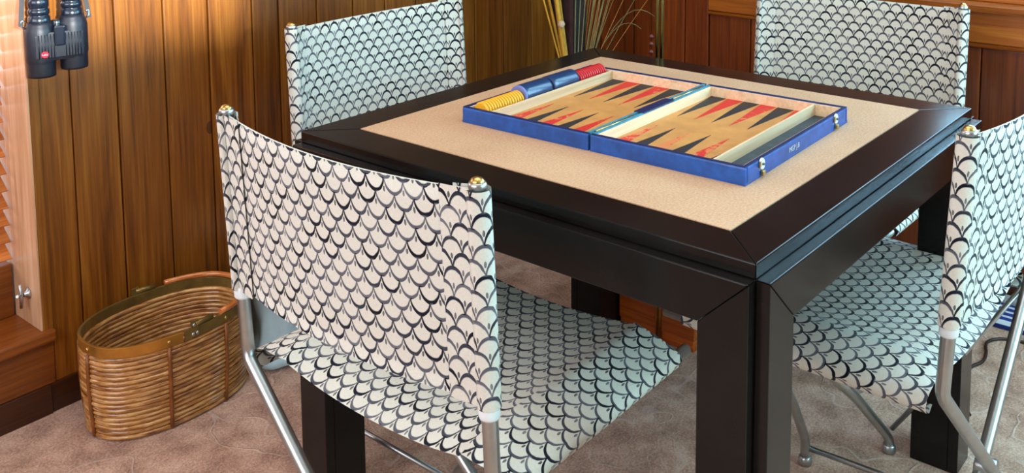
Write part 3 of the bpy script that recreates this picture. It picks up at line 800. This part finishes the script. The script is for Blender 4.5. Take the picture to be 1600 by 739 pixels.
ch = tag(empty('low_chest', (.545, .283, 0)), 'low reddish wooden chest on the floor behind the table', 'chest')
MT['chest'] = wood('chest_wood', lin((120,48,14)), lin((176,84,24)), lin((206,112,40)), 'y', rough=.3)
MB().box((-.086,-.122,.0),(.080,.088,.028)).obj('plinth', MT['chest'], ch, bevel=.002)
MB().box((-.090,-.125,.0285),(.082,.091,.20)).obj('chest_body', MT['chest'], ch, bevel=.003)
MB().box((-.092,-.127,.2005),(.084,.093,.222)).obj('lid', MT['chest'], ch, bevel=.003)
for yy in (-.031, -.021): MB().tube([(-.0925, yy, .002), (-.0925, yy, .198)], .0030, 10).obj('brass_strip', MT['brass'], ch)
vz = tag(empty('floor_vase', (.80, .775, 0)), 'dark pottery vase on the floor in the room corner', 'vase')
MT['pot'] = plain('dark_pottery', lin((52,44,40)), .4, var=.2)
MB().lathe([(.06,0),(.075,.01),(.095,.12),(.10,.24),(.085,.38),(.06,.47),(.055,.50),(.065,.52),(.062,.525),(.05,.51),(.045,.45),(.05,.40)], 32).obj('vase_body', MT['pot'], vz)
MT['stem_y'] = plain('straw_yellow', lin((206,152,44)), .6, var=.2, vscale=30)
MT['stem_o'] = plain('ochre_stem', lin((176,112,48)), .6, var=.2, vscale=30)
MT['stem_g'] = plain('olive_grass', lin((118,116,72)), .6, var=.2, vscale=30)
MT['stem_d'] = plain('dark_blade', lin((44,42,46)), .6, var=.3, vscale=30)
MT['plum'] = plain('plum_feather', lin((52,22,26)), .7, var=.3, vscale=30)
MT['pod'] = plain('pale_seed_pod', lin((206,172,140)), .5, var=.15)
pl = tag(empty('dried_grasses', (.80, .775, .42)), 'dried yellow and dark grasses fanning out of the corner vase', 'dried plant')
RV = Vector((math.sin(YAW), -math.cos(YAW), 0))     # spread roughly along the corner diagonal
FV = Vector((math.cos(YAW), math.sin(YAW), 0))
def stem(dx_top, h_top, mat, r0=.0022, r1=.0014, bend=0, dep=0, x0=0, name='stem', flat=None):
    n = 9; pts = []
    for k in range(n+1):
        q = k/n; p = RV*(x0+(dx_top-x0)*q+bend*q*q) + FV*(dep*q) + Vector((0,0,h_top*q)); pts.append(p)
    if flat:
        mb = MB(); 
        for k, p in enumerate(pts):
            q = k/n; w = flat*math.sin(PI*min(.98, .12+q*.86))**.8
            sv = RV*w; tv = FV*.0008
            mb.v += [tuple(p-sv), tuple(p-tv), tuple(p+sv), tuple(p+tv)]
        for k in range(n):
            for c in range(4): mb.face([4*k+c, 4*k+(c+1)%4, 4*k+4+(c+1)%4, 4*k+4+c], smooth=True)
        mb.face([0,3,2,1]); mb.face([4*n+i for i in range(4)])
        return mb.obj(name, mat, pl)
    return MB().tube(pts, [r0+(r1-r0)*k/n for k in range(n+1)], 7).obj(name, mat, pl)
stem(-.130, .48, MT['stem_y'], .0032, .0025, x0=-.005); stem(-.085, .56, MT['stem_y'], .0055, .0045, x0=-.004, dep=.02)
stem(-.075, .60, MT['stem_y'], .003, .002, x0=-.002, dep=-.02)
stem(-.110, .50, MT['stem_y'], flat=.005, name='leaf_blade', x0=-.006, dep=.01); stem(-.078, .52, MT['stem_y'], flat=.009, name='leaf_blade', x0=-.008, dep=-.03)
stem(-.030, .62, MT['stem_d'], flat=.020, name='leaf_blade'); stem(-.012, .66, MT['stem_d'], flat=.013, name='leaf_blade', dep=.03)
stem(.008, .60, MT['stem_d'], flat=.008, name='leaf_blade', dep=-.02)
stem(-.05, .66, MT['plum'], flat=.046, name='feather', dep=.03); stem(.0, .64, MT['plum'], flat=.034, name='feather', dep=-.01); stem(-.015, .62, MT['plum'], flat=.040, name='feather', dep=.05)
for k in range(20):
    x = -.03+.0105*k; stem(x*.9, .55+.02*(k%3), [MT['stem_g'], MT['stem_o'], MT['stem_g']][k%3], .0018, .0012, bend=.03*(k%4)/3, dep=.04*math.sin(k*2.1), x0=.001*k)
for k in range(5):
    stem(.10+.03*k, .50-.03*k, [MT['stem_o'], MT['stem_g']][k%2], .0013, .0006, bend=.04, dep=-.02+.012*k, x0=.01)
# two arching thin grasses
for dx_, hh in ((.24,.30),(.20,.26)):
    pts = [RV*(dx_*q) + Vector((0,0,hh*math.sin(PI*.62*q)/math.sin(PI*.5)))+FV*.01 for q in [k/12 for k in range(13)]]
    MB().tube(pts, .0009, 5).obj('grass_blade', MT['stem_g'], pl)
pd = MB().lathe([(.001,-.012),(.008,-.009),(.0115,0),(.008,.009),(.001,.012)], 18, (tuple(RV*-.040+FV*-.03+Vector((0,0,.265))),(0,0,1))).obj('seed_pod', MT['pod'], pl)
MB().tube([RV*-.005, RV*-.025+FV*-.015+Vector((0,0,.14)), RV*-.040+FV*-.03+Vector((0,0,.26))], .0012, 6).obj('stem', MT['stem_o'], pl)

# ------------------------------------------------------------------ striped cloth and cable by the right wall
def stripes():
    m = NT('blue_white_stripes'); tc = m.n('ShaderNodeTexCoord'); sp = m.n('ShaderNodeSeparateXYZ'); m.l(tc.outputs['Object'], sp.inputs[0])
    f = m.math('FRACT', m.math('DIVIDE', m.math('ADD', m.math('MULTIPLY', sp.outputs[0], 1.0), m.math('MULTIPLY', sp.outputs[2], -1.0)), .028))
    m.set(color=m.mix(m.math('GREATER_THAN', f, .62), lin((28,48,132)), lin((206,214,226))), rough=.85); return m.m
MT['stripe'] = stripes()
cl = tag(empty('striped_cloth', (1.115, -.62, 0)), 'folded blue and white striped cloth on the floor along the right wall', 'cloth')
MB().prism([(-.070,.0),(.070,.0),(.072,.012),(.066,.022),(-.064,.022),(-.072,.012)], 1, .02, .285).obj('folded_layer', MT['stripe'], cl, bevel=.003)
MB().box((.030,.02,.0225),(.066,.285,.034)).obj('grey_edge', plain('grey_hem', lin((156,160,166)), .8), cl, bevel=.003)
MT['cable'] = plain('dark_brown_cable', lin((44,26,20)), .5)
cp = [(.60,-.43),(.70,-.375),(.788,-.372),(.845,-.389),(.89,-.385),(.925,-.375),(.954,-.374),(.985,-.395),(1.001,-.442),(1.01,-.55),(1.0,-.75)]
pts = []
for i in range(len(cp)-1):
    p0 = Vector(cp[max(0,i-1)]); p1 = Vector(cp[i]); p2 = Vector(cp[i+1]); p3 = Vector(cp[min(len(cp)-1,i+2)])
    for k in range(5):
        t = k/5; q = .5*((2*p1)+(p2-p0)*t+(2*p0-5*p1+4*p2-p3)*t*t+(3*p1-p0-3*p2+p3)*t**3); pts.append((q.x, q.y, .0042))
tag(MB().tube(pts, .0038, 8).obj('power_cable', MT['cable']), 'dark brown cable snaking over the carpet near the striped cloth', 'cable')
